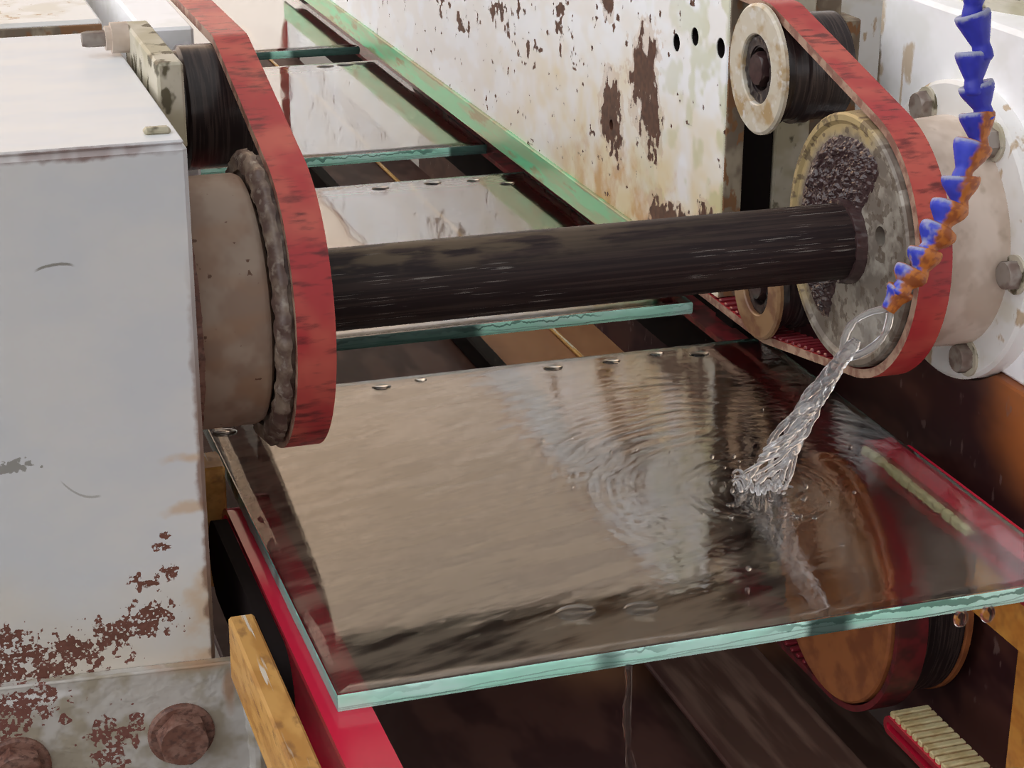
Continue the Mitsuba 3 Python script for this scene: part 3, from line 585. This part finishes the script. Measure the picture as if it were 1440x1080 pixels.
for i in range(12):
    a, b = np.array(HOSE[i], float), np.array(HOSE[i + 1], float)
    L = np.linalg.norm(b - a); d = (b - a) / L
    tilt = np.array([math.sin(i * 2.3) * 0.20, -0.25, 0.10 * math.cos(i * 1.7)]); ax = d + tilt * (i not in (0, 11)); ax /= np.linalg.norm(ax)
    r = 21 if i < 5 else 23 if i < 9 else 21
    prof = [(0, 0), (0, r - 5), (-1, r - 4), (-1, r - 1), (1, r), (5, r), (10, r - 1.5), (0.72 * L, 12), (0.80 * L, 10.5), (L, 11.5), (L + 8, 11), (L + 11, 8), (L + 11, 0)]
    if i == 11: prof = [(0, 0), (0, 15), (1, 17), (6, 17), (L * 0.6, 11), (L + 4, 8.5), (L + 4, 6), (L - 8, 5.5), (L - 8, 0)]
    m = lathe_at(prof, a, ax, 44)
    qd = man(m).refine_to_length(4).to_mesh(); m = trimesh.Trimesh(qd.vert_properties[:, :3], qd.tri_verts, process=True)
    v = np.asarray(m.vertices); n = np.asarray(m.vertex_normals)
    along = (v - a) @ ax; rad = np.linalg.norm((v - a) - along[:, None] * ax, axis=1)
    rim = np.clip(1 - along / 9, 0, 1) * (rad > r - 7)
    col = hose_colors(v, n, i, rim)
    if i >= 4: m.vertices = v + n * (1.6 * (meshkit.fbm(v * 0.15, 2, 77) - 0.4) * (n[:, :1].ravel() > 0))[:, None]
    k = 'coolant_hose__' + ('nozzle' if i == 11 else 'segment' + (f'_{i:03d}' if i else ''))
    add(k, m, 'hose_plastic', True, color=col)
lab('coolant_hose__nozzle', 'whitish nozzle tip crusted with orange rust')
tag('coolant_hose', 'blue segmented coolant hose with orange rust hanging over the right pulley', 'hose')

# ---------------------------------------------------------------- water
rng = np.random.default_rng(7)
TIP, HIT = np.array([1135.0, 1993, 238]), np.array([996.0, 2036, 1])
def fall(t):
    t = np.asarray(t, float)[:, None]
    p = TIP + (HIT - TIP) * t; p[:, 2:] = TIP[2] + (HIT[2] - TIP[2]) * (0.62 * t + 0.38 * t ** 2); return p
SIDE = np.cross(HIT - TIP, TIP - [0, 0, 1000]); SIDE /= np.linalg.norm(SIDE)
ACROSS = np.cross(SIDE, HIT - TIP); ACROSS /= np.linalg.norm(ACROSS)
parts = []
t = np.linspace(0, 0.38, 40); lens = np.sin(np.pi * np.clip(t / 0.36, 0, 1)) ** 0.85
for sgn in (-1, 1):                                      # the two rims of the leaf of water below the nozzle
    p = fall(t) + sgn * SIDE * (19 * lens)[:, None] + ACROSS * (2.0 * np.sin(9 * t + sgn))[:, None]
    parts.append(tube(p, 3.6 + 1.6 * meshkit.noise(np.stack([t * 30, 0 * t + sgn, 0 * t], -1), 3), 10))
A, B = np.meshgrid(t, np.linspace(-1, 1, 15), indexing='ij')   # the thin sheet between them
mid = fall(A.ravel()) + SIDE * (B.ravel() * 19 * np.repeat(lens, 15))[:, None]
th = 0.9 + 0.8 * meshkit.fbm(mid * 0.06, 2, 4)
v = np.vstack([mid + ACROSS * th[:, None], mid - ACROSS * th[:, None]]); k = len(mid); f = []
for i in range(39):
    for j in range(14):
        a = i * 15 + j; f += [[a, a + 1, a + 16], [a, a + 16, a + 15], [k + a, k + a + 16, k + a + 1], [k + a, k + a + 15, k + a + 16]]
rimv = [i * 15 for i in range(40)] + [39 * 15 + j for j in range(1, 15)] + [i * 15 + 14 for i in range(38, -1, -1)] + [j for j in range(13, 0, -1)]
for a, b in zip(rimv, rimv[1:] + rimv[:1]): f += [[a, b, k + b], [a, k + b, k + a]]
mem = trimesh.Trimesh(v, f, process=False); mem.fix_normals()
add('water_jet__leaf', mem, 'water', 50); lab('water_jet__leaf', 'clear leaf shaped sheet of water below the nozzle')
for s in range(18):                                      # twisting strands that spread on the way down
    t = np.linspace(0.24 + 0.03 * rng.random(), 0.86 + 0.14 * rng.random(), 90)
    ph, w = rng.random() * 6.28, rng.uniform(5, 11)
    spread = 3 + 17 * np.clip((t - 0.3) / 0.7, 0, 1) ** 1.5
    if s > 8: spread = spread * 1.6
    nz = meshkit.fbm(np.stack([t * 14, 0 * t + s * 3.1, 0 * t], -1), 3, s) - 0.5
    p = fall(t) + SIDE * ((np.sin(ph + w * t) * spread) + 9 * nz)[:, None] + ACROSS * (np.cos(ph + w * t) * spread * 0.6)[:, None]
    rad = (6.0 if s < 7 else 3.6) * (0.55 + 0.9 * meshkit.fbm(np.stack([t * 40, 0 * t + s, 0 * t + 5], -1), 3, 50 + s)) * (1 - 0.45 * t)
    rad[-1] *= 0.3; p[:, 2] = np.maximum(p[:, 2], 3.5)
    parts.append(tube(p, rad, 9))
for k in range(26):                                      # the crown where it lands
    a = rng.random() * 6.28; r0, L = rng.uniform(4, 26), rng.uniform(8, 26)
    tt = np.linspace(0, 1, 8)
    p = HIT + np.stack([np.cos(a) * (r0 + L * tt), np.sin(a) * (r0 + L * tt), 3 + 24 * rng.random() * tt * (1.25 - tt) * 2], 1)
    parts.append(tube(p, np.linspace(3.0, 1.1, 8), 7))
jet = m3.Manifold()
jet = m3.Manifold.batch_boolean([man(m) for m in parts], m3.OpType.Add)
add('water_jet__stream', jet, 'aerated_water', 50)
tag('water_jet', 'clear stream of water pouring from the blue hose onto the front glass sheet', 'water')
def bead(x, y, z, rx, ry, rz, up_=1):
    m = trimesh.creation.icosphere(3, 1.0); v = np.asarray(m.vertices)
    v = v * [rx, ry, rz] * np.where((v[:, 2:] * up_) < 0, [[1, 1, 0.25]], [[1, 1, 1]]); m.vertices = v + [x, y, z]; return m
drops, ORD = [], ('first', 'second', 'third', 'fourth', 'fifth', 'sixth', 'seventh', 'eighth')
for (x, y, z, rx, ry, rz, txt) in ((667, 1795, 2, 23, 17, 6, 'left one of the two flat bubbles near the front glass edge'), (738, 1782, 2, 20, 15, 6, 'right one of the two flat bubbles near the front glass edge')):
    drops.append((bead(x, y, z, rx, ry, rz), txt, 'drops on the front glass'))
for (x, y, rz) in ((1088, 1702, 11), (1122, 1702, 11)):
    m = trimesh.creation.icosphere(3, 1.0); v = np.asarray(m.vertices) * [9, 5, rz]; v[:, 2] += -19 - rz * 0.55
    m.vertices = v + [x, y, 0]; drops.append((m, 'clear drop hanging under the front glass edge by the lower wheel' + ('' if x < 1100 else ', nearer the orange beam'), 'drops hanging from the glass'))
for (x, y, rx) in ((400, 2420, 17), (640, 2520, 14), (700, 2530, 9), (895, 2520, 15), (985, 2520, 14), (1060, 2530, 11), (1120, 2510, 16)):
    nth = ORD[sum(1 for d in drops if d[2] == 'drops along the far glass edge')]; drops.append((bead(x, y, 1.0, rx, rx * 0.8, 4.5), f'flat water drop near the far edge of the front glass sheet, {nth} from the left', 'drops along the far glass edge'))
for (x, y, rx) in ((905, 3540, 18), (1010, 3545, 18), (1090, 3540, 14), (1145, 3500, 16), (1060, 4660, 22), (1110, 4665, 22), (1150, 4670, 18)):
    sh = 'second' if y < 4000 else 'third'; grp = f'drops on the {sh} glass sheet'; nth = ORD[sum(1 for d in drops if d[2] == grp)]; drops.append((bead(x, y, 1.0, rx, rx * 0.8, 4.5), f'flat water drop on the {sh} glass sheet from the front, {nth} from the left', grp))
for i in range(46):
    a, r = rng.random() * 6.28, rng.uniform(30, 330) if i % 2 else rng.uniform(15, 90)
    x, y = HIT[0] + r * math.cos(a), HIT[1] + r * math.sin(a) * 1.2
    if not (400 < x < 1225 and 1730 < y < 2530): continue
    m = trimesh.creation.icosphere(2, rng.uniform(1.8, 3.4)); m.apply_translation([x, y, 2.5 + (rng.random() ** 3) * 25]); drops.append((m, 'tiny drop splashed up around the foot of the water stream', 'splashed drops'))
for i, (m, txt, grp) in enumerate(drops):
    k = 'water_drop' + (f'_{i:03d}' if i else '')
    add(k, m, 'water', True); tag(k, txt, 'water drop', grp)
z = np.linspace(-17, -330, 60); nz = meshkit.fbm(np.stack([z * 0.02, 0 * z, 0 * z], -1), 3, 4) - 0.5
add('water_trickle', tube(np.stack([693 + 14 * nz + (z + 17) * -0.01, 1700 + 0 * z, z], 1), 5.5 * (0.6 + np.abs(nz) * 1.6), 12), 'water', True)
tag('water_trickle', 'thin trickle of water falling from the front glass edge', 'water')
